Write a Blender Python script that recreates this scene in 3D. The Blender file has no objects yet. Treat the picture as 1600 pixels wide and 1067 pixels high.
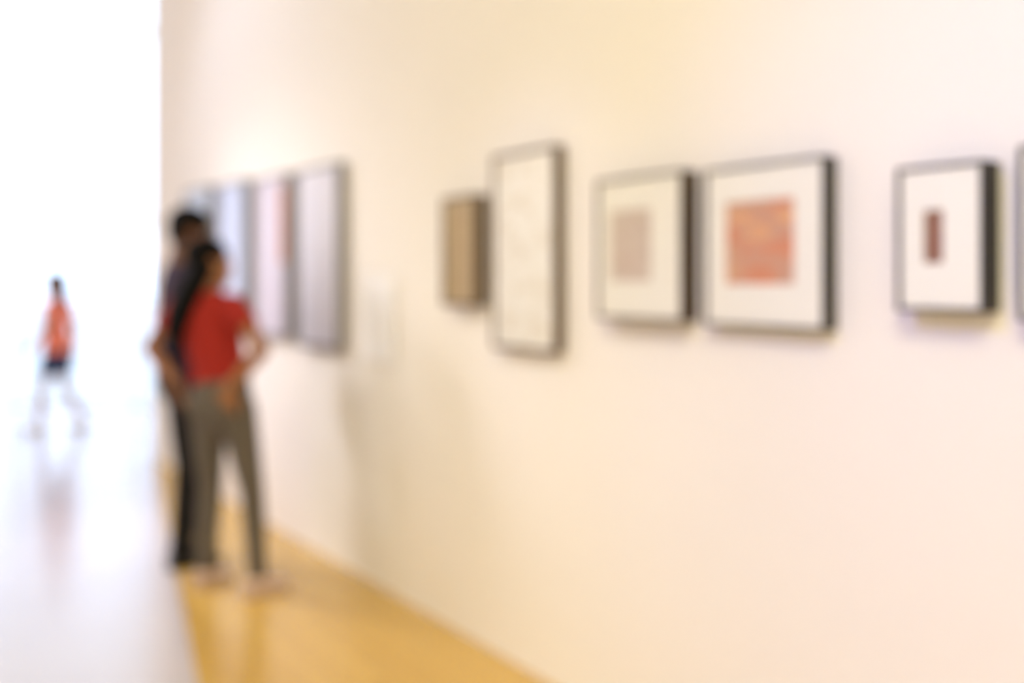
import bpy, bmesh, math, random
from mathutils import Vector, Matrix

random.seed(7)
S = bpy.context.scene
COL = S.collection

# ------------------------------------------------------------------ camera
CAM_H = 1.42
cam = bpy.data.objects.new('camera', bpy.data.cameras.new('camera'))
COL.objects.link(cam)
cam.location = (0, 0, CAM_H)
cam.rotation_euler = (math.radians(90), 0, 0)
cam.data.sensor_width = 36
cam.data.lens = 35
cam.data.shift_y = -93.5 / 1600
cam.data.clip_start = 0.02
cam.data.dof.use_dof = True               # the picture is focused close in front of the lens
cam.data.dof.focus_distance = 0.85
cam.data.dof.aperture_fstop = 1.5
S.camera = cam

# ------------------------------------------------------------------ sky and exposure
SKY = (0.64, 0.77, 1.0)
world = bpy.data.worlds.new('sky')
S.world = world
world.use_nodes = True
bg = world.node_tree.nodes['Background']
bg.inputs[0].default_value = (*SKY, 1)
bg.inputs[1].default_value = 3.15
S.view_settings.view_transform = 'Standard'
S.view_settings.look = 'None'
S.view_settings.gamma = 1
S.view_settings.exposure = 0.04
S.view_settings.use_curve_mapping = False
S.cycles.use_denoising = True
S.cycles.max_bounces = 10
S.cycles.diffuse_bounces = 6
S.cycles.sample_clamp_indirect = 12

# ------------------------------------------------------------------ gallery lamps (spots on the wall) and added, unseen fill lamps
TH = math.radians(33.918)                 # the gallery wall runs away to the far left
N = Vector((math.cos(TH), math.sin(TH), 0))    # into the wall
W = Vector((-math.sin(TH), math.cos(TH), 0))   # along the wall, away from the camera
D = 2.076                                  # distance from camera to wall


def wp(s, off, z):
    """point at s along the wall, off metres in front of it, height z"""
    return N * (D - off) + W * s + Vector((0, 0, z))


def spot(s, off, z, ts, tz, power, col, size=70, blend=1.0, rad=0.12):
    l = bpy.data.lights.new('gallery_spot', 'SPOT')
    l.energy = power
    l.color = col
    l.spot_size = math.radians(size)
    l.spot_blend = blend
    l.shadow_soft_size = rad
    o = bpy.data.objects.new('gallery_spot', l)
    COL.objects.link(o)
    p = wp(s, off, z)
    o.location = p
    o.rotation_euler = (wp(ts, 0, tz) - p).to_track_quat('-Z', 'Y').to_euler()


def panel(s, off, z, w, power, col):
    """added square fill lamp facing down, unseen, for the warm ambient light"""
    l = bpy.data.lights.new('fill_panel', 'AREA')
    l.shape = 'SQUARE'
    l.size = w
    l.energy = power
    l.color = col
    o = bpy.data.objects.new('fill_panel', l)
    COL.objects.link(o)
    o.location = wp(s, off, z)


panel(-1.5, 4.6, 5.9, 1.5, 342, (1.0, 0.925, 0.595))  # added out of view to raise the warm ambient level
spot(3.6, 2.4, 3.9, 2.78, 1.32, 115, (0.55, 0.58, 1.0), 25)          # the tall sketch
spot(1.9, 3.2, 3.4, 0.25, 0.75, 275, (0.10, 0.20, 1.0), 70)         # near end of the wall
spot(6.8, 2.4, 4.6, 5.8, 1.9, 175, (0.66, 0.74, 1.0), 70)          # the posters
spot(8.2, 2.6, 3.2, 5.0, 0.6, 600, (0.96, 0.93, 1.0), 48, rad=.4)          # added fill spot, brightens the foot of the wall below the posters


def bounce_lamp(y, power, col):
    """added spot on the unseen opposite wall, which bounces warm fill back"""
    l = bpy.data.lights.new('bounce_fill_lamp', 'SPOT')
    l.energy = power
    l.color = col
    l.spot_size = math.radians(110)
    l.spot_blend = 1.0
    l.shadow_soft_size = .15
    o = bpy.data.objects.new('bounce_fill_lamp', l)
    COL.objects.link(o)
    o.location = (-5.4, y, 4.6)
    o.rotation_euler = (Vector((-7.4, y, 1.9)) - o.location).to_track_quat('-Z', 'Y').to_euler()


for y_ in (3.8, 5.4, 7.0):
    bounce_lamp(y_, 290, (1.0, 0.62, 0.45))  # added unseen lamps; the opposite wall throws their light back as side fill

# ------------------------------------------------------------------ material helpers


def rgb(c):
    return (*c, 1)


def mat(name, base, rough=0.6, spec=0.5, var=0.0, scale=30, bump=0.0, bscale=120, coat=0, coat_r=0.1):
    m = bpy.data.materials.new(name)
    m.use_nodes = True
    nt = m.node_tree
    b = nt.nodes['Principled BSDF']
    b.inputs['Roughness'].default_value = rough
    b.inputs['Specular IOR Level'].default_value = spec
    b.inputs['Base Color'].default_value = rgb(base)
    b.inputs['Coat Weight'].default_value = coat
    b.inputs['Coat Roughness'].default_value = coat_r
    tc = nt.nodes.new('ShaderNodeTexCoord')
    if var > 0:
        nz = nt.nodes.new('ShaderNodeTexNoise')
        nz.inputs['Scale'].default_value = scale
        nz.inputs['Detail'].default_value = 4
        nt.links.new(tc.outputs['Object'], nz.inputs['Vector'])
        mx = nt.nodes.new('ShaderNodeMix')
        mx.data_type = 'RGBA'
        mx.inputs[6].default_value = rgb([c * (1 - var) for c in base])
        mx.inputs[7].default_value = rgb([min(1, c * (1 + var)) for c in base])
        nt.links.new(nz.outputs['Fac'], mx.inputs[0])
        nt.links.new(mx.outputs[2], b.inputs['Base Color'])
    if bump > 0:
        nb = nt.nodes.new('ShaderNodeTexNoise')
        nb.inputs['Scale'].default_value = bscale
        nt.links.new(tc.outputs['Object'], nb.inputs['Vector'])
        bp = nt.nodes.new('ShaderNodeBump')
        bp.inputs['Strength'].default_value = bump
        bp.inputs['Distance'].default_value = 0.01
        nt.links.new(nb.outputs['Fac'], bp.inputs['Height'])
        nt.links.new(bp.outputs[0], b.inputs['Normal'])
    return m


def glass_mat(name, tint=(1, 1, 1), ior=1.45, rough=0.0):
    m = bpy.data.materials.new(name)
    m.use_nodes = True
    nt = m.node_tree
    nt.nodes.clear()
    out = nt.nodes.new('ShaderNodeOutputMaterial')
    mix = nt.nodes.new('ShaderNodeMixShader')
    tr = nt.nodes.new('ShaderNodeBsdfTransparent')
    gl = nt.nodes.new('ShaderNodeBsdfGlossy')
    fr = nt.nodes.new('ShaderNodeFresnel')
    tr.inputs[0].default_value = rgb(tint)
    gl.inputs['Roughness'].default_value = rough
    fr.inputs[0].default_value = ior
    nt.links.new(fr.outputs[0], mix.inputs[0])
    nt.links.new(tr.outputs[0], mix.inputs[1])
    nt.links.new(gl.outputs[0], mix.inputs[2])
    nt.links.new(mix.outputs[0], out.inputs[0])
    return m


M = {}
M['wall'] = mat('wall_paint', (0.84, 0.80, 0.75), 0.75, 0.3, var=0.012, scale=1.5, bump=0.03, bscale=300)
M['hall_wall'] = mat('hall_paint', (0.86, 0.86, 0.86), 0.8, 0.3, var=0.01, scale=2)
M['ceiling'] = mat('ceiling_paint', (0.85, 0.84, 0.82), 0.85, 0.2, var=0.01, scale=2)
M['mullion'] = mat('mullion_white_metal', (0.88, 0.88, 0.89), 0.4, 0.5, var=0.02)
M['pane'] = glass_mat('window_glass', (0.97, 0.98, 0.98))
M['glazing'] = glass_mat('picture_glazing', (0.99, 0.99, 0.98), 1.18, 0.05)
M['paving'] = mat('pale_paving', (0.62, 0.62, 0.6), 0.8, 0.3, var=0.06, scale=0.8)
M['black_frame'] = mat('black_stained_wood', (0.022, 0.017, 0.010), 0.45, 0.4, var=0.3, scale=40, bump=0.1)
M['brown_frame'] = mat('dark_walnut', (0.115, 0.072, 0.036), 0.5, 0.4, var=0.3, scale=40, bump=0.1)
M['umber_frame'] = mat('umber_stained_wood', (0.062, 0.038, 0.018), 0.5, 0.4, var=0.3, scale=40, bump=0.1)
M['grey_frame'] = mat('grey_painted_wood', (0.22, 0.215, 0.22), 0.5, 0.4, var=0.15, scale=40)
M['backing'] = mat('backing_board', (0.35, 0.27, 0.18), 0.8, 0.2, var=0.1)
M['mat_cream'] = mat('cream_mat_board', (0.87, 0.83, 0.74), 0.85, 0.2, var=0.02, scale=60)
M['mat_tan'] = mat('tan_mat_board', (0.60, 0.48, 0.32), 0.85, 0.2, var=0.05, scale=60)
M['label_card'] = mat('label_card', (0.88, 0.87, 0.88), 0.6, 0.3, var=0.01)


def wood_floor():
    m = bpy.data.materials.new('honey_wood_floor')
    m.use_nodes = True
    nt = m.node_tree
    b = nt.nodes['Principled BSDF']
    tc = nt.nodes.new('ShaderNodeTexCoord')
    mp = nt.nodes.new('ShaderNodeMapping')
    mp.inputs['Rotation'].default_value = (0, 0, -(math.pi / 2 + TH))
    nt.links.new(tc.outputs['Object'], mp.inputs[0])
    br = nt.nodes.new('ShaderNodeTexBrick')
    br.inputs['Color1'].default_value = (0.65, 0.395, 0.082, 1)
    br.inputs['Color2'].default_value = (0.73, 0.46, 0.105, 1)
    br.inputs['Mortar'].default_value = (0.42, 0.22, 0.055, 1)
    br.inputs['Scale'].default_value = 1
    br.inputs['Mortar Size'].default_value = 0.0015
    br.inputs['Brick Width'].default_value = 1.6
    br.inputs['Row Height'].default_value = 0.085
    nt.links.new(mp.outputs[0], br.inputs['Vector'])
    mp2 = nt.nodes.new('ShaderNodeMapping')
    mp2.inputs['Scale'].default_value = (2, 45, 1)
    nt.links.new(mp.outputs[0], mp2.inputs[0])
    nz = nt.nodes.new('ShaderNodeTexNoise')
    nz.inputs['Scale'].default_value = 3
    nz.inputs['Detail'].default_value = 5
    nt.links.new(mp2.outputs[0], nz.inputs['Vector'])
    hs = nt.nodes.new('ShaderNodeMix')
    hs.data_type = 'RGBA'
    hs.blend_type = 'MULTIPLY'
    hs.inputs[0].default_value = 0.25
    nt.links.new(br.outputs['Color'], hs.inputs[6])
    nt.links.new(nz.outputs['Fac'], hs.inputs[7])
    nt.links.new(hs.outputs[2], b.inputs['Base Color'])
    b.inputs['Roughness'].default_value = 0.24
    b.inputs['IOR'].default_value = 1.6
    return m


M['floor'] = wood_floor()
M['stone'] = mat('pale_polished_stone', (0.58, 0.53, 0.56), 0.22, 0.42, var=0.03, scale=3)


def art_mat(name, cols, scale, kind='noise', stretch=(1, 1, 1), base=None, thresh=None):
    """flat print: procedural pattern over the sheet; cols = list of (pos, rgb)"""
    m = bpy.data.materials.new(name)
    m.use_nodes = True
    nt = m.node_tree
    b = nt.nodes['Principled BSDF']
    b.inputs['Roughness'].default_value = 0.8
    b.inputs['Specular IOR Level'].default_value = 0.2
    tc = nt.nodes.new('ShaderNodeTexCoord')
    mp = nt.nodes.new('ShaderNodeMapping')
    mp.inputs['Scale'].default_value = stretch
    nt.links.new(tc.outputs['Object'], mp.inputs[0])
    if kind == 'noise':
        t = nt.nodes.new('ShaderNodeTexNoise')
        t.inputs['Scale'].default_value = scale
        t.inputs['Detail'].default_value = 3
        f = t.outputs['Fac']
    elif kind == 'voronoi':
        t = nt.nodes.new('ShaderNodeTexVoronoi')
        t.inputs['Scale'].default_value = scale
        f = t.outputs['Distance']
    else:
        t = nt.nodes.new('ShaderNodeTexWave')
        t.inputs['Scale'].default_value = scale
        t.inputs['Distortion'].default_value = 2.5
        t.inputs['Detail'].default_value = 2
        f = t.outputs['Fac']
    nt.links.new(mp.outputs[0], t.inputs['Vector'])
    cr = nt.nodes.new('ShaderNodeValToRGB')
    el = cr.color_ramp.elements
    while len(el) > 1:
        el.remove(el[-1])
    el[0].position, el[0].color = cols[0][0], rgb(cols[0][1])
    for p, c in cols[1:]:
        e = el.new(p)
        e.color = rgb(c)
    nt.links.new(f, cr.inputs[0])
    nt.links.new(cr.outputs[0], b.inputs['Base Color'])
    return m


# ------------------------------------------------------------------ mesh helpers
def link(name, bm, m, parent=None, smooth=False, facing=None):
    me = bpy.data.meshes.new(name)
    bmesh.ops.recalc_face_normals(bm, faces=bm.faces)
    if facing is not None:                 # a single sheet of glass: turn its normal towards the room
        for f in bm.faces:
            f.normal_update()
            if f.normal.dot(Vector(facing)) < 0:
                f.normal_flip()
    bm.to_mesh(me)
    bm.free()
    if smooth:
        for p in me.polygons:
            p.use_smooth = True
    me.materials.append(m)
    o = bpy.data.objects.new(name, me)
    COL.objects.link(o)
    if parent is not None:
        o.parent = parent
    return o


def box(bm, x0, x1, y0, y1, z0, z1, bev=0):
    vs = [bm.verts.new((x, y, z)) for x in (x0, x1) for y in (y0, y1) for z in (z0, z1)]
    fs = [(0, 1, 3, 2), (4, 6, 7, 5), (0, 4, 5, 1), (2, 3, 7, 6), (0, 2, 6, 4), (1, 5, 7, 3)]
    faces = [bm.faces.new([vs[i] for i in f]) for f in fs]
    if bev:
        es = list({e for f in faces for e in f.edges})
        bmesh.ops.bevel(bm, geom=es, offset=bev, segments=2, affect='EDGES')


def empty(name, loc=(0, 0, 0), rz=0):
    o = bpy.data.objects.new(name, None)
    COL.objects.link(o)
    o.location = loc
    o.rotation_euler = (0, 0, rz)
    return o


def tag(o, label, cat, group=None):
    o['label'] = label
    o['category'] = cat
    if group:
        o['group'] = group


def struct(name, boxes, m, loc=(0, 0, 0), rz=0, label=None):
    bm = bmesh.new()
    for b in boxes:
        box(bm, *b)
    o = link(name, bm, m)
    o.location = loc
    o.rotation_euler = (0, 0, rz)
    o['kind'] = 'structure'
    if label:
        o['label'] = label
    return o


# ------------------------------------------------------------------ the building
XL, XR, YB, YF, ZC = -7.4, 6.0, -4.0, 11.2, 6.6


def slab(name, pts, z0, z1, m, label):
    bm = bmesh.new()
    lo = [bm.verts.new((x, y, z0)) for x, y in pts]
    hi = [bm.verts.new((x, y, z1)) for x, y in pts]
    bm.faces.new(lo)
    bm.faces.new(hi)
    for i in range(len(pts)):
        j = (i + 1) % len(pts)
        bm.faces.new((lo[i], lo[j], hi[j], hi[i]))
    o = link(name, bm, m)
    o['kind'] = 'structure'
    o['label'] = label


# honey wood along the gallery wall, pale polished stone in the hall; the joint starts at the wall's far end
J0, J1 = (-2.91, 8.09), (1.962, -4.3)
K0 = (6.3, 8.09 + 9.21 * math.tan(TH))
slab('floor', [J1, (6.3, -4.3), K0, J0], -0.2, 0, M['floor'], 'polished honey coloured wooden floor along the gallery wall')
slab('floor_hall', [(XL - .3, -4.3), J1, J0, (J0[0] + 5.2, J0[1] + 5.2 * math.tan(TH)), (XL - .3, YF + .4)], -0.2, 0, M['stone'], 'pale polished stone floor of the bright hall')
struct('ceiling', [(XL - .3, XR + .3, YB - .3, YF + .3, ZC, ZC + .2)], M['ceiling'], label='white gallery ceiling')
# the gallery wall, in a frame whose x runs along the wall towards its far end and y into the wall
RZW = math.atan2(W.y, W.x)
END = 8.29
struct('wall_right', [(-6.6, END, -0.3, 0, 0, ZC)], M['wall'], loc=N * D, rz=RZW, label='long cream white gallery wall hung with frames')


def holed(a0, a1, z0, z1, holes):
    """wall segments (along, z) around a row of rectangular holes sharing heights"""
    out = []
    hz0, hz1 = holes[0][2], holes[0][3]
    if hz0 > z0:
        out.append((a0, a1, z0, hz0))
    if hz1 < z1:
        out.append((a0, a1, hz1, z1))
    p = a0
    for h in sorted(holes):
        if h[0] > p:
            out.append((p, h[0], hz0, hz1))
        p = h[1]
    if p < a1:
        out.append((p, a1, hz0, hz1))
    return out


WIN = [0]


def window(axis, pos, a0, a1, z0, z1, ncol, nrow, label, inward):
    """a mullioned window; axis 'y' lies in a wall of constant y, 'x' in one of constant x"""
    WIN[0] += 1
    bm = bmesh.new()
    fw, fd = 0.06, 0.10

    def bar(u0, u1, w0, w1, d=fd):
        if axis == 'y':
            box(bm, u0, u1, pos - d / 2, pos + d / 2, w0, w1)
        else:
            box(bm, pos - d / 2, pos + d / 2, u0, u1, w0, w1)
    bar(a0, a1, z0, z0 + fw / 2)
    bar(a0, a1, z1 - fw, z1)
    bar(a0, a0 + fw, z0 + fw, z1 - fw)
    bar(a1 - fw, a1, z0 + fw, z1 - fw)
    cw = (a1 - a0) / ncol
    rh = (z1 - z0) / nrow
    for i in range(1, ncol):
        u = a0 + i * cw
        bar(u - .025, u + .025, z0 + fw, z1 - fw, .08)
    for j in range(1, nrow):
        w = z0 + j * rh
        bar(a0 + fw, a1 - fw, w - .025, w + .025, .07)
    o = link('window_%d' % WIN[0], bm, M['mullion'])
    o['kind'] = 'structure'
    o['label'] = label
    for i in range(ncol):
        for j in range(nrow):
            bm = bmesh.new()
            u0, u1 = a0 + i * cw + .02, a0 + (i + 1) * cw - .02
            w0, w1 = z0 + j * rh + .02, z0 + (j + 1) * rh - .02
            if axis == 'y':
                vs = [(u0, pos, w0), (u1, pos, w0), (u1, pos, w1), (u0, pos, w1)]
            else:
                vs = [(pos, u0, w0), (pos, u1, w0), (pos, u1, w1), (pos, u0, w1)]
            bm.faces.new([bm.verts.new(v) for v in vs])
            link('pane', bm, M['pane'], o, facing=inward)
    l = bpy.data.lights.new('daylight_portal', 'AREA')
    l.shape = 'RECTANGLE'
    l.size, l.size_y = a1 - a0, z1 - z0
    l.cycles.is_portal = True
    p = bpy.data.objects.new('daylight_portal', l)
    COL.objects.link(p)
    c = Vector(((a0 + a1) / 2, pos, (z0 + z1) / 2)) if axis == 'y' else Vector((pos, (a0 + a1) / 2, (z0 + z1) / 2))
    iv = Vector(inward)
    p.location = c + iv * 0.12
    p.rotation_euler = iv.to_track_quat('-Z', 'Y').to_euler()


# far end of the hall: floor-to-ceiling glazing
FW = (-7.0, 1.2, 0.0, 6.4)
struct('wall_back', [(a, b, YF, YF + .3, c, d) for a, b, c, d in holed(XL - .3, XR, 0, ZC, [FW])], M['hall_wall'], label='white end wall around the tall glazing')
window('y', YF + .15, *FW, 6, 3, 'tall glazed end wall of the hall flooded with white daylight', (0, -1, 0))
# left side
struct('wall_left', [(XL - .3, XL, YB - .3, YF + .3, 0, ZC)], M['hall_wall'], label='white side wall of the hall')
# behind the camera
struct('wall_rear', [(XL - .3, XR, YB - .3, YB, 0, ZC)], M['hall_wall'], label='white wall behind the viewer')
struct('wall_hall', [(1.5, 1.8, 2.4, YF, 0, ZC)], M['hall_wall'], label='white wall of the hall behind the gallery wall')
struct('ground', [(-60, 60, 11.6, 90, -0.35, -0.15)], M['paving'], label='pale paving outside the windows')

# ------------------------------------------------------------------ framed pictures on the wall


def rect_ring(bm, w, h, fw, d, lip):
    """mitred moulding, x across, z up, y = -d (front) .. 0 (back); a small step towards the glass"""
    prof = [(0, 0), (0, -d + .002), (.002, -d), (fw - .002, -d), (fw, -d + .002), (fw, -d + lip), (fw + .004, -d + lip), (fw + .004, 0)]
    corners = [(-1, 0), (1, 0), (1, 1), (-1, 1)]
    rings = []
    for sx, sz in corners:
        r = []
        for t, y in prof:
            r.append(bm.verts.new((sx * (w / 2 - t), y, t if sz == 0 else h - t)))
        rings.append(r)
    n = len(prof)
    for i in range(4):
        a, b = rings[i], rings[(i + 1) % 4]
        for k in range(n):
            bm.faces.new((a[k], b[k], b[(k + 1) % n], a[(k + 1) % n]))


def framed(name, s0, s1, z0, z1, d, label, art, img=None, fw=.0044, frame='black_frame', matm='mat_cream', group=None):
    """img = (s_lo, s_hi, z_lo, z_hi) of the opening in the mat, in wall coordinates"""
    w, h = s1 - s0, z1 - z0
    sc = (s0 + s1) / 2
    base = wp(sc, 0, z0)
    # local x points towards the camera end of the wall (screen right), local y into the wall
    root = empty(name, base, RZW + math.pi)
    tag(root, label, 'picture', group)
    bm = bmesh.new()
    rect_ring(bm, w, h, fw, d, .006)
    link('moulding', bm, M[frame], root)
    bm = bmesh.new()
    box(bm, -w / 2 + fw + .004, w / 2 - fw - .004, -d + .016, -d + .022, fw + .004, h - fw - .004)
    link('backing_board', bm, M['backing'], root)
    x0, x1, q0, q1 = -w / 2 + fw, w / 2 - fw, fw, h - fw
    if img:
        i0, i1, j0, j1 = sc - img[1], sc - img[0], img[2] - z0, img[3] - z0
        bm = bmesh.new()
        yf, yb = -d + .009, -d + .012
        o = [(x0, q0), (x1, q0), (x1, q1), (x0, q1)]
        i = [(i0, j0), (i1, j0), (i1, j1), (i0, j1)]
        of = [bm.verts.new((x, yf, z)) for x, z in o]
        if_ = [bm.verts.new((x, yf, z)) for x, z in i]
        ib = [bm.verts.new((x + .0015 * (1 if k in (0, 3) else -1), yb, z + .0015 * (1 if k < 2 else -1))) for k, (x, z) in enumerate(i)]
        for k in range(4):
            k2 = (k + 1) % 4
            bm.faces.new((of[k], of[k2], if_[k2], if_[k]))
            bm.faces.new((if_[k], if_[k2], ib[k2], ib[k]))
        link('mat_board', bm, M[matm], root)
        bm = bmesh.new()
        box(bm, i0 - .01, i1 + .01, -d + .013, -d + .0155, j0 - .01, j1 + .01)
        pr = link('print', bm, art, root)
    else:
        bm = bmesh.new()
        box(bm, x0, x1, -d + .010, -d + .0155, q0, q1)
        pr = link('print', bm, art, root)
    bm = bmesh.new()
    bm.faces.new([bm.verts.new(v) for v in ((x0, -d + .006, q0), (x1, -d + .006, q0), (x1, -d + .006, q1), (x0, -d + .006, q1))])
    link('glazing', bm, M['glazing'], root, facing=(0, -1, 0))
    return root


CREAM = (0.87, 0.83, 0.74)
a1 = art_mat('tan_drawing', [(0.0, (0.52, 0.40, 0.25)), (0.5, (0.60, 0.47, 0.30)), (1.0, (0.42, 0.31, 0.19))], 6, 'noise', (3, 1, .4))
a2 = art_mat('pale_pencil_sketch', [(0.0, (0.93, 0.90, 0.84)), (0.46, (0.94, 0.91, 0.85)), (0.5, (0.84, 0.78, 0.68)), (0.54, (0.94, 0.91, 0.85)), (1.0, (0.93, 0.90, 0.84))], 5, 'noise', (1, 1, 1.6))
a3 = art_mat('grey_lilac_print', [(0.3, (0.60, 0.47, 0.39)), (0.5, (0.66, 0.56, 0.47)), (0.7, (0.56, 0.45, 0.38))], 26, 'noise')
a4 = art_mat('coral_woven_print', [(0.30, (0.54, 0.26, 0.16)), (0.45, (0.70, 0.30, 0.17)), (0.55, (0.58, 0.35, 0.25)), (0.68, (0.78, 0.42, 0.21))], 14, 'noise', (.7, 1, 1.4))
a5 = art_mat('small_red_print', [(0.35, (0.24, 0.11, 0.08)), (0.5, (0.34, 0.18, 0.12)), (0.65, (0.26, 0.11, 0.09))], 22, 'noise')
a6 = art_mat('blank_sheet', [(0.0, CREAM), (1.0, (0.80, 0.76, 0.68))], 8)

framed('framed_picture', 3.251, 3.502, 1.325, 1.756, .065, 'small walnut framed tan picture beside the tall sketch', a1, (3.305, 3.455, 1.38, 1.70), fw=.009, matm='mat_tan', frame='brown_frame')
framed('framed_picture', 2.757, 3.151, 1.172, 1.890, .05, 'tall walnut frame holding a pale pencil sketch, beside the small tan picture', a2, None, fw=.008, frame='brown_frame')
framed('framed_picture', 2.112, 2.503, 1.303, 1.743, .07, 'thick dark brown frame with a faint grey lilac print in a cream mat', a3, (2.250, 2.442, 1.42, 1.642), frame='umber_frame')
framed('framed_picture', 1.622, 2.036, 1.297, 1.734, .055, 'square black frame with a coral red print in a wide cream mat', a4, (1.720, 1.959, 1.412, 1.638))
framed('framed_picture', 1.197, 1.405, 1.354, 1.679, .07, 'small deep black frame with a tiny dark red print in a cream mat', a5, (1.293, 1.341, 1.460, 1.580))
framed('framed_picture', 0.72, 1.128, 1.34, 1.70, .055, 'black frame cut off by the right edge of the picture', a6, (0.82, 1.03, 1.43, 1.61))

p1 = art_mat('pale_lilac_poster', [(0.0, (0.86, 0.85, 0.94)), (0.5, (0.89, 0.88, 0.97)), (1.0, (0.83, 0.81, 0.92))], 2.2, 'noise', (1.5, 1, .6))
p2 = art_mat('pale_pink_poster', [(0.0, (0.72, 0.68, 0.76)), (0.55, (0.76, 0.71, 0.80)), (1.0, (0.70, 0.64, 0.73))], 2.0, 'noise', (1.5, 1, .6))
p3 = art_mat('pale_blue_poster', [(0.0, (0.56, 0.62, 0.78)), (0.5, (0.60, 0.66, 0.82)), (1.0, (0.53, 0.59, 0.75))], 2.0, 'noise', (1.5, 1, .6))
p4 = art_mat('pale_grey_poster', [(0.0, (0.62, 0.72, 0.86)), (0.5, (0.68, 0.78, 0.92)), (1.0, (0.58, 0.66, 0.82))], 2.0, 'noise', (1.5, 1, .6))
M['orange_ink'] = mat('orange_ink', (0.75, 0.30, 0.16), 0.7, 0.2, var=0.2, scale=8)
GP = 'four tall posters in a row'
framed('framed_poster', 4.548, 5.090, 1.078, 2.012, .055, 'tall framed pale lilac poster, last of the row, beside the pale card', p1, None, fw=.012, frame='grey_frame', group=GP)
r = framed('framed_poster', 5.239, 5.745, 1.105, 2.022, .055, 'tall framed pale pink poster with an orange strip down one side', p2, None, fw=.012, frame='grey_frame', group=GP)
bm = bmesh.new()
box(bm, .155, .225, -.0463, -.0450, .42, .85)
link('orange_strip', bm, M['orange_ink'], r)
framed('framed_poster', 5.923, 6.459, 1.118, 2.045, .055, "tall framed pale blue poster beyond the pink one, above the red shirted person's shoulder", p3, None, fw=.012, frame='grey_frame', group=GP)
framed('framed_poster', 6.637, 7.20, 1.128, 2.060, .055, "tall framed grey blue poster farthest along the row, behind the dark haired heads", p4, None, fw=.012, frame='grey_frame', group=GP)

# wall text beside the posters
root = empty('wall_label', wp(4.19, 0, 1.05), RZW + math.pi)
tag(root, 'pale unframed card on the wall between the lilac poster and the tan picture', 'label')
bm = bmesh.new()
box(bm, -.165, .165, -.012, -.0062, 0, .40, .002)
link('card', bm, M['label_card'], root)
bm = bmesh.new()
box(bm, -.150, .150, -.006, 0, .015, .385)
link('backing_board', bm, M['backing'], root)


# ------------------------------------------------------------------ people
class Blob:
    """closed lofts and ellipsoids, fused into one continuous surface"""

    def __init__(self):
        self.bm = bmesh.new()

    def loft(self, rings, n=16):
        """rings: (centre, ra, rb, side) ellipses; ra along side, rb across"""
        bm = self.bm
        P = [Vector(r[0]) for r in rings]
        loops = []
        for i, r in enumerate(rings):
            a = P[max(0, i - 1)]
            b = P[min(len(P) - 1, i + 1)]
            t = (b - a).normalized()
            side = Vector(r[3]) if len(r) > 3 else Vector((1, 0, 0))
            if abs(side.dot(t)) > .95:
                side = Vector((0, 1, 0))
            side = (side - t * side.dot(t)).normalized()
            o = t.cross(side)
            loops.append([bm.verts.new(P[i] + side * (r[1] * math.cos(q)) + o * (r[2] * math.sin(q))) for q in [2 * math.pi * k / n for k in range(n)]])
        for i in range(len(loops) - 1):
            for k in range(n):
                bm.faces.new((loops[i][k], loops[i][(k + 1) % n], loops[i + 1][(k + 1) % n], loops[i + 1][k]))
        bm.faces.new(list(reversed(loops[0])))
        bm.faces.new(loops[-1])

    def tube(self, pts, rad, n=12):
        """smooth limb through pts with radii"""
        R = []
        for i in range(len(pts) - 1):
            a, b = Vector(pts[i]), Vector(pts[i + 1])
            for k in range(5):
                f = k / 5
                R.append((a.lerp(b, f), rad[i] * (1 - f) + rad[i + 1] * f))
        R.append((Vector(pts[-1]), rad[-1]))
        self.loft([(p, q, q) for p, q in R], n)
        return self

    def ell(self, c, r, mtx=None):
        m = Matrix.Translation(Vector(c)) @ Matrix.Diagonal((*r, 1))
        bmesh.ops.create_uvsphere(self.bm, u_segments=18, v_segments=12, radius=1, matrix=m)

    def xf(self, mtx, start):
        self.bm.verts.ensure_lookup_table()
        for v in list(self.bm.verts)[start:]:
            v.co = mtx @ v.co

    def count(self):
        return len(self.bm.verts)

    def build(self, name, m, parent, voxel=.006, it=4):
        bmesh.ops.recalc_face_normals(self.bm, faces=self.bm.faces)
        me = bpy.data.meshes.new(name)
        self.bm.to_mesh(me)
        self.bm.free()
        o = bpy.data.objects.new(name, me)
        COL.objects.link(o)
        rm = o.modifiers.new('r', 'REMESH')
        rm.mode = 'VOXEL'
        rm.voxel_size = voxel
        if it:
            sm = o.modifiers.new('s', 'SMOOTH')
            sm.iterations = it
            sm.factor = .5
        dg = bpy.context.evaluated_depsgraph_get()
        dg.update()
        new = bpy.data.meshes.new_from_object(o.evaluated_get(dg))
        o.modifiers.clear()
        o.data = new
        bpy.data.meshes.remove(me)
        new.name = name
        for p in new.polygons:
            p.use_smooth = True
        new.materials.clear()
        new.materials.append(m)
        o.parent = parent
        return o


def head_matrix(c, yaw=0, pitch=0, roll=0):
    return Matrix.Translation(Vector(c)) @ Matrix.Rotation(yaw, 4, 'Z') @ Matrix.Rotation(roll, 4, 'Y') @ Matrix.Rotation(pitch, 4, 'X')


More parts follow.
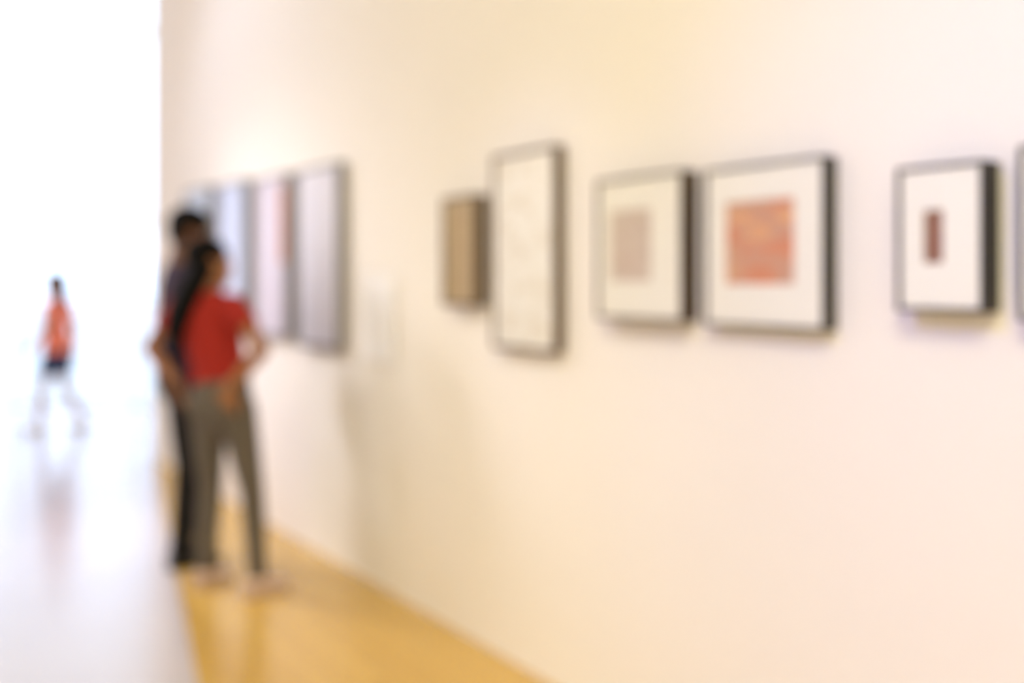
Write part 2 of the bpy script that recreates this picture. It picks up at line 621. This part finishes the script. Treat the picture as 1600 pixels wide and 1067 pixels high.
def add_head(B, mtx):
    st = B.count()
    rows = [(-.118, .018, .078, .045), (-.108, .036, .092, .015), (-.085, .050, .096, -.02), (-.055, .061, .093, -.05), (-.02, .068, .090, -.078),
            (.02, .0735, .089, -.094), (.055, .0735, .084, -.098), (.085, .062, .066, -.086), (.105, .040, .034, -.058), (.117, .012, .0, -.022)]
    B.loft([((0, (f + b) / 2, z), w, (f - b) / 2, (1, 0, 0)) for z, w, f, b in rows], 20)
    B.ell((0, .096, -.022), (.012, .018, .012))
    B.loft([((0, .088, .018), .007, .008, (1, 0, 0)), ((0, .100, -.015), .012, .012, (1, 0, 0)), ((0, .094, -.032), .016, .010, (1, 0, 0))], 10)
    B.ell((0, .090, -.060), (.024, .010, .007))
    B.ell((0, .089, -.072), (.021, .011, .008))
    for s in (-1, 1):
        B.ell((s * .030, .080, .030), (.022, .012, .007))
        B.ell((s * .076, -.008, -.008), (.009, .020, .031))
        B.ell((s * .042, .068, -.030), (.022, .020, .022))
    B.xf(mtx, st)


def add_eyes(root, mtx, mw, mi):
    for s in (-1, 1):
        bm = bmesh.new()
        bmesh.ops.create_uvsphere(bm, u_segments=14, v_segments=10, radius=.0105, matrix=mtx @ Matrix.Translation((s * .031, .0695, .014)))
        e = link('eye', bm, mw, root, True)
        bm = bmesh.new()
        bmesh.ops.create_uvsphere(bm, u_segments=12, v_segments=8, radius=.0058, matrix=mtx @ Matrix.Translation((s * .031, .0756, .014)))
        link('iris', bm, mi, e, True)


def add_hand(B, wrist, fdir, nrm, side, curl=.5, sc=1.0):
    """fdir: fingers' direction, nrm: palm normal (the side the palm faces), side: +1/-1 which edge carries the thumb"""
    f = Vector(fdir).normalized()
    n = Vector(nrm)
    n = (n - f * n.dot(f)).normalized()
    a = f.cross(n) * side
    w = Vector(wrist)
    B.loft([(w - f * .02, .026 * sc, .020 * sc, a), (w + f * .012 * sc, .030 * sc, .018 * sc, a), (w + f * .05 * sc, .040 * sc, .015 * sc, a), (w + f * .086 * sc, .041 * sc, .013 * sc, a)], 14)
    spec = [(.031, .070), (.0105, .078), (-.0105, .072), (-.031, .058)]
    for off, ln in spec:
        p = w + f * .080 * sc + a * off * sc
        d = (f + a * off * 2.2).normalized()
        pts = [p]
        ang = 0
        for k, q in enumerate((.45, .32, .23)):
            ang += curl * (.45, .6, .45)[k]
            dd = d * math.cos(ang) + n * math.sin(ang)
            pts.append(pts[-1] + dd * ln * q * sc)
        B.tube(pts, [.0090 * sc, .0084 * sc, .0078 * sc, .0065 * sc], 10)
    p = w + f * .022 * sc + a * .026 * sc
    d1 = (a * .75 + f * .7 + n * .25).normalized()
    d2 = (a * .3 + f * .95 + n * .3).normalized()
    B.tube([p, p + d1 * .034 * sc, p + d1 * .034 * sc + d2 * .028 * sc, p + d1 * .034 * sc + d2 * .050 * sc], [.0125 * sc, .0110 * sc, .0095 * sc, .0075 * sc], 10)


def shoe(root, ankle, d, mu, ms, ln=.25, wd=.042):
    """upper and sole of a low shoe; d = direction of the toes in the ground plane"""
    d = Vector((d[0], d[1], 0)).normalized()
    sd = Vector((d.y, -d.x, 0))
    a = Vector((ankle[0], ankle[1], 0))
    st = a - d * .065
    B = Blob()
    rings = []
    for t, h, w in ((0, .050, .026), (.05, .062, .032), (.25, .070, .034), (.42, .055, .036), (.62, .040, .041), (.82, .030, .040), (.95, .022, .030), (1.0, .014, .014)):
        rings.append((st + d * (ln * t) + Vector((0, 0, .016 + h / 2)), w * wd / .042, h / 2, sd))
    B.loft(rings, 16)
    B.tube([a + Vector((0, 0, .045)), a + Vector((0, 0, .085))], [.040, .038], 14)
    up = B.build('shoe', mu, root, .005, 4)
    bm = bmesh.new()
    lo, hi = [], []
    pts = []
    for t, w in ((0, .022), (.06, .033), (.3, .036), (.62, .045), (.85, .043), (.97, .028)):
        pts.append((t, w * wd / .042))
    outline = [(t, w) for t, w in pts] + [(1.01, 0)] + [(t, -w) for t, w in reversed(pts)] + [(-.02, 0)]
    for t, w in outline:
        p = st + d * (ln * t) + sd * w
        lo.append(bm.verts.new((p.x, p.y, 0)))
        hi.append(bm.verts.new((p.x, p.y, .024)))
    bm.faces.new(lo)
    bm.faces.new(hi)
    for i in range(len(lo)):
        j = (i + 1) % len(lo)
        bm.faces.new((lo[i], lo[j], hi[j], hi[i]))
    link('sole', bm, ms, up)
    return up


X = (1, 0, 0)
M['skin_brown'] = mat('brown_skin', (0.30, 0.125, 0.048), 0.5, 0.4, var=0.06, scale=20)
M['skin_deep'] = mat('deep_brown_skin', (0.14, 0.055, 0.024), 0.5, 0.4, var=0.06, scale=20)
M['skin_fair'] = mat('fair_skin', (0.50, 0.30, 0.20), 0.5, 0.4, var=0.05, scale=20)
M['hair_black'] = mat('black_hair', (0.003, 0.002, 0.0016), 0.75, 0.1, var=0.4, scale=90, bump=0.3, bscale=180)
M['red_cotton'] = mat('red_cotton', (0.31, 0.020, 0.013), 0.85, 0.2, var=0.06, scale=40, bump=0.1, bscale=60)
M['taupe_denim'] = mat('taupe_denim', (0.12, 0.100, 0.082), 0.85, 0.2, var=0.10, scale=40, bump=0.1, bscale=60)
M['violet_cotton'] = mat('dark_violet_cotton', (0.045, 0.028, 0.052), 0.85, 0.2, var=0.1, scale=40, bump=0.1, bscale=60)
M['black_cotton'] = mat('black_cotton', (0.012, 0.010, 0.010), 0.85, 0.2, var=0.1, scale=40, bump=0.1, bscale=60)
M['coral_cotton'] = mat('coral_cotton', (0.85, 0.21, 0.12), 0.85, 0.2, var=0.06, scale=40, bump=0.1, bscale=60)
M['navy_cotton'] = mat('navy_cotton', (0.03, 0.04, 0.09), 0.85, 0.2, var=0.1, scale=40, bump=0.1, bscale=60)
M['blush_canvas'] = mat('blush_canvas', (0.62, 0.46, 0.39), 0.8, 0.2, var=0.05, scale=40)
M['blush_sole'] = mat('blush_sole', (0.55, 0.43, 0.36), 0.6, 0.3, var=0.03)
M['white_rubber'] = mat('white_rubber', (0.75, 0.72, 0.68), 0.6, 0.3, var=0.03)
M['black_leather'] = mat('black_leather', (0.02, 0.017, 0.015), 0.4, 0.4, var=0.1)
M['black_rubber'] = mat('black_rubber', (0.02, 0.02, 0.02), 0.7, 0.3, var=0.1)
M['eye_white'] = mat('eye_white', (0.75, 0.72, 0.68), 0.2, 0.5, var=0.02)
M['iris'] = mat('dark_iris', (0.03, 0.015, 0.008), 0.2, 0.5, var=0.1)
M['belt'] = mat('belt_leather', (0.09, 0.06, 0.04), 0.5, 0.4, var=0.1)


# --- woman in red: seen from behind, hands on her hips, one leg set out
def red_person():
    r = empty('person', (-1.352, 4.620, 0), math.radians(-25))
    tag(r, 'person in a red T-shirt and taupe trousers standing hands on hips, seen from behind', 'person')
    hm = head_matrix((-.098, .035, 1.508), math.radians(-28), math.radians(4), math.radians(-4))
    LA, RA = (-.085, -.01), (.225, -.01)
    B = Blob()
    add_head(B, hm)
    B.loft([((-.082, -.012, 1.33), .062, .055, X), ((-.086, -.006, 1.37), .050, .050, X), ((-.092, .006, 1.43), .046, .050, X), ((-.096, .014, 1.48), .044, .050, X)])
    torso = [((.012, -.005, .78), .13, .10), ((.012, -.01, .86), .158, .115), ((.008, -.01, .93), .148, .10), ((-.012, 0, 1.02), .118, .082),
             ((-.035, .005, 1.10), .125, .090), ((-.060, .01, 1.20), .140, .100), ((-.075, 0, 1.29), .150, .085), ((-.080, -.008, 1.345), .11, .06), ((-.083, -.01, 1.372), .055, .05)]
    B.loft([(c, a, b, X) for c, a, b in torso], 20)
    arms = {}
    for s, sh, el, wr in ((1, (.085, -.01, 1.315), (.312, -.085, 1.115), (.160, -.122, .955)), (-1, (-.240, -.01, 1.315), (-.395, -.045, 1.105), (-.190, -.085, .955))):
        B.tube([sh, Vector(sh).lerp(Vector(el), .5), el, Vector(el).lerp(Vector(wr), .35), wr], [.044, .040, .034, .036, .024])
        arms[s] = (Vector(sh), Vector(el))
        hd = Vector((-.20 * s, .15, -.95)) if s > 0 else Vector((.10, .35, -.90))
        pn = Vector((-.35 * s, .95, 0)) if s > 0 else Vector((.85, .5, 0))
        add_hand(B, wr, hd, pn, -s, .35)
    for hip, kn, an in (((-.075, 0, .82), (-.082, .025, .45), (*LA, .06)), ((.100, 0, .82), (.168, .02, .45), (*RA, .06))):
        B.tube([hip, Vector(hip).lerp(Vector(kn), .5), kn, Vector(kn).lerp(Vector(an), .35), an], [.082, .066, .047, .048, .032])
    B.build('body', M['skin_brown'], r, .0048, 3)
    add_eyes(r, hm, M['eye_white'], M['iris'])
    # hair: cap plus long fall over the left of the back
    B = Blob()
    st = B.count()
    B.ell((0, -.014, .042), (.084, .104, .086))
    B.ell((0, -.055, -.02), (.074, .060, .075))
    B.xf(hm, st)
    path = [(-.092, -.040, 1.51, .060), (-.108, -.068, 1.43, .058), (-.126, -.098, 1.36, .060), (-.144, -.118, 1.28, .058), (-.160, -.124, 1.20, .052), (-.174, -.120, 1.12, .042), (-.182, -.112, 1.05, .026)]
    for k in range(7):                      # locks fanned across the fall
        f = (k - 3) / 3.0
        ph = random.uniform(0, 6.28)
        rings = []
        for i, (x, y, z, w) in enumerate(path):
            t = i / (len(path) - 1)
            tip = 1 - .75 * max(0, t - .6) / .4
            rings.append(((x + f * w * .72 + .006 * math.sin(ph + 5 * t), y + .016 * f * f - .004 * math.cos(ph + 6 * t), z + .035 * abs(f) * t), (.026 + .010 * (1 - t)) * tip, (.030 - .012 * t) * tip, X))
        B.loft(rings, 12)
    B.build('hair', M['hair_black'], r, .005, 3)
    # shirt
    B = Blob()
    sh = [((.000, -.004, .955), .160, .112), ((-.010, 0, 1.02), .138, .100), ((-.035, .005, 1.10), .142, .104), ((-.060, .01, 1.20), .156, .114),
          ((-.075, 0, 1.29), .166, .098), ((-.080, -.006, 1.345), .122, .072), ((-.083, -.01, 1.376), .066, .060)]
    B.loft([(c, a, b, X) for c, a, b in sh], 24)
    for s in (1, -1):
        a, e = arms[s]
        B.tube([a + Vector((-.03 * s, 0, .005)), a, a.lerp(e, .52)], [.050, .057, .056])
    B.build('t_shirt', M['red_cotton'], r, .006, 3)
    # trousers
    B = Blob()
    tr = [((.012, -.006, .69), .035, .045), ((.012, -.006, .74), .085, .080), ((.012, -.010, .80), .138, .108), ((.012, -.012, .85), .158, .114), ((.011, -.012, .90), .158, .112), ((.006, -.008, .96), .146, .102), ((.002, -.006, .99), .138, .096)]
    B.loft([(c, a, b, X) for c, a, b in tr], 24)
    for hip, kn, an in (((-.072, -.004, .84), (-.082, .025, .45), (*LA, .075)), ((.096, -.004, .84), (.168, .02, .45), (*RA, .075))):
        up = Vector((hip[0] * .75 + .003, hip[1], .93))
        B.tube([up, hip, Vector(hip).lerp(Vector(kn), .5), kn, Vector(kn).lerp(Vector(an), .35), an], [.060, .090, .073, .055, .053, .041], 18)
    for sx in (-1, 1):
        B.ell((.012 + sx * .070, -.058, .845), (.080, .072, .085))
    B.build('trousers', M['taupe_denim'], r, .006, 10)
    for an, d in ((LA, (.15, 1)), (RA, (.35, 1))):
        shoe(r, an, d, M['blush_canvas'], M['blush_sole'], .225, .042)


red_person()


# --- dark clothed man beside her, in profile towards the wall
def dark_person():
    r = empty('person', (-1.655, 5.050, 0), math.radians(-72))
    tag(r, 'tall person in a dark violet shirt and black trousers with short black hair', 'person')
    hm = head_matrix((0, .022, 1.672), math.radians(0), math.radians(-8))
    B = Blob()
    add_head(B, hm)
    B.loft([((0, -.035, 1.47), .070, .065, X), ((0, -.028, 1.52), .060, .060, X), ((0, -.012, 1.58), .058, .058, X), ((0, 0, 1.63), .052, .055, X)])
    torso = [((0, -.01, .86), .15, .11), ((0, -.015, .96), .165, .12), ((0, -.005, 1.06), .150, .105), ((0, 0, 1.18), .158, .11), ((0, -.005, 1.30), .178, .118), ((0, -.02, 1.41), .185, .10), ((0, -.03, 1.475), .13, .07), ((0, -.032, 1.505), .065, .055)]
    B.loft([(c, a, b, X) for c, a, b in torso], 20)
    arms = {}
    for s in (1, -1):
        shd, el, wr = Vector((.195 * s, -.025, 1.435)), Vector((.215 * s, .065, 1.155)), Vector((.01 * s, .205, 1.185 + .03 * s))
        B.tube([shd, shd.lerp(el, .5), el, el.lerp(wr, .3), wr], [.052, .046, .038, .041, .027])
        arms[s] = (shd, el)
        add_hand(B, wr, (-s, .12, .10), (0, -1, 0), 1 if s > 0 else -1, .4, 1.08)
    for s in (1, -1):
        hip, kn, an = Vector((.09 * s, 0, .90)), Vector((.095 * s, .02, .50)), Vector((.10 * s, -.02 if s > 0 else -.015, .06))
        B.tube([hip, hip.lerp(kn, .5), kn, kn.lerp(an, .35), an], [.088, .074, .055, .054, .036])
    B.build('body', M['skin_deep'], r, .0048, 3)
    add_eyes(r, hm, M['eye_white'], M['iris'])
    B = Blob()
    st = B.count()
    B.ell((0, -.012, .046), (.083, .106, .088))
    B.ell((0, -.034, .018), (.081, .082, .090))
    B.ell((0, -.048, -.018), (.074, .056, .066))
    B.xf(hm, st)
    B.build('hair', M['hair_black'], r, .006, 4)
    B = Blob()
    sh = [((0, -.012, .90), .176, .134), ((0, -.012, .98), .178, .132), ((0, -.005, 1.06), .168, .122), ((0, 0, 1.18), .174, .124), ((0, -.005, 1.30), .192, .132), ((0, -.02, 1.41), .198, .114), ((0, -.03, 1.475), .142, .084), ((0, -.032, 1.512), .074, .068)]
    B.loft([(c, a, b, X) for c, a, b in sh], 24)
    for s in (1, -1):
        a, e = arms[s]
        B.tube([a + Vector((-.04 * s, 0, 0)), a, a.lerp(e, .7)], [.058, .066, .060], 14)
    B.build('shirt', M['violet_cotton'], r, .006, 3)
    B = Blob()
    tr = [((0, -.008, .76), .04, .05), ((0, -.01, .82), .10, .09), ((0, -.012, .88), .150, .118), ((0, -.016, .94), .168, .126), ((0, -.012, 1.0), .160, .116), ((0, -.008, 1.04), .152, .108)]
    B.loft([(c, a, b, X) for c, a, b in tr], 24)
    for s in (1, -1):
        hip, kn, an = Vector((.09 * s, 0, .90)), Vector((.095 * s, .02, .50)), Vector((.10 * s, -.02 if s > 0 else -.015, .05))
        B.tube([hip, hip.lerp(kn, .5), kn, kn.lerp(an, .35), an], [.096, .086, .070, .066, .058], 16)
        B.ell((.08 * s, -.055, .93), (.088, .078, .092))
    B.build('trousers', M['black_cotton'], r, .006, 9)
    for s in (1, -1):
        shoe(r, (.10 * s, -.02 if s > 0 else -.015), (-.25 if s > 0 else -.6, 1), M['black_leather'], M['black_rubber'], .265, .046)


dark_person()


# --- far walker in coral, crossing the bright hall towards the left
def coral_person():
    r = empty('person', (-4.335, 9.50, 0), math.radians(88))
    tag(r, 'distant person in a coral top and dark shorts walking through the bright hall', 'person')
    # local y forward = screen left
    hm = head_matrix((0, .025, 1.40), math.radians(0), math.radians(-3))
    B = Blob()
    add_head(B, hm)
    B.loft([((0, .0, 1.20), .055, .055, X), ((0, .004, 1.26), .045, .047, X), ((0, .010, 1.33), .043, .046, X), ((0, .014, 1.37), .042, .046, X)])
    torso = [((0, .01, .72), .13, .10), ((0, 0, .80), .150, .118), ((0, .005, .90), .122, .09), ((0, .015, 1.0), .125, .092), ((0, .02, 1.10), .138, .10), ((0, .01, 1.18), .145, .085), ((0, .0, 1.235), .10, .06), ((0, -.002, 1.26), .05, .05)]
    B.loft([(c, a, b, X) for c, a, b in torso], 20)
    arms = {}
    for s, el, wr in ((-1, (-.20, .03, .975), (-.165, .165, .825)), (1, (.195, -.09, .965), (.19, -.06, .76))):
        shd, el, wr = Vector((.150 * s, .0, 1.20)), Vector(el), Vector(wr)
        B.tube([shd, shd.lerp(el, .5), el, el.lerp(wr, .3), wr], [.042, .037, .031, .033, .022])
        arms[s] = (shd, el)
        add_hand(B, wr, (wr - el).normalized(), (-s, 0, 0), s, .4, .92)
    legs = (((-.08, .01, .76), (-.08, .115, .42), (-.075, .135, .07)), ((.08, .0, .76), (.08, -.03, .41), (.085, -.215, .10)))
    for hip, kn, an in legs:
        hip, kn, an = Vector(hip), Vector(kn), Vector(an)
        B.tube([hip, hip.lerp(kn, .5), kn, kn.lerp(an, .35), an], [.078, .064, .045, .046, .030])
    B.build('body', M['skin_fair'], r, .0055, 3)
    add_eyes(r, hm, M['eye_white'], M['iris'])
    B = Blob()
    st = B.count()
    B.ell((0, -.014, .040), (.086, .104, .088))
    B.loft([((0, -.05, .02), .078, .060, X), ((0, -.065, -.06), .076, .052, X), ((0, -.07, -.14), .070, .044, X), ((0, -.068, -.22), .050, .030, X), ((0, -.066, -.25), .02, .012, X)], 18)
    B.xf(hm, st)
    B.build('hair', M['hair_black'], r, .007, 4)
    B = Blob()
    sh = [((0, .006, .755), .166, .136), ((0, .002, .82), .160, .128), ((0, .006, .90), .140, .108), ((0, .015, 1.0), .140, .106), ((0, .02, 1.10), .152, .114), ((0, .01, 1.18), .158, .098), ((0, .002, 1.235), .110, .070), ((0, 0, 1.264), .058, .058)]
    B.loft([(c, a, b, X) for c, a, b in sh], 24)
    for s in (1, -1):
        a, e = arms[s]
        B.tube([a + Vector((-.03 * s, 0, 0)), a, a.lerp(e, .5)], [.048, .054, .052], 14)
    B.build('top', M['coral_cotton'], r, .007, 3)
    B = Blob()
    tr = [((0, .008, .62), .05, .06), ((0, .008, .67), .115, .095), ((0, .004, .74), .150, .116), ((0, .004, .84), .138, .104)]
    B.loft([(c, a, b, X) for c, a, b in tr], 24)
    for hip, kn, an in legs:
        hip, kn = Vector(hip), Vector(kn)
        B.tube([hip, hip.lerp(kn, .66)], [.084, .078], 16)
    B.build('shorts', M['navy_cotton'], r, .007, 7)
    shoe(r, (-.075, .135), (0, 1), M['white_rubber'], M['white_rubber'], .23, .040)
    shoe(r, (.085, -.205), (0, 1), M['white_rubber'], M['white_rubber'], .23, .040)


coral_person()
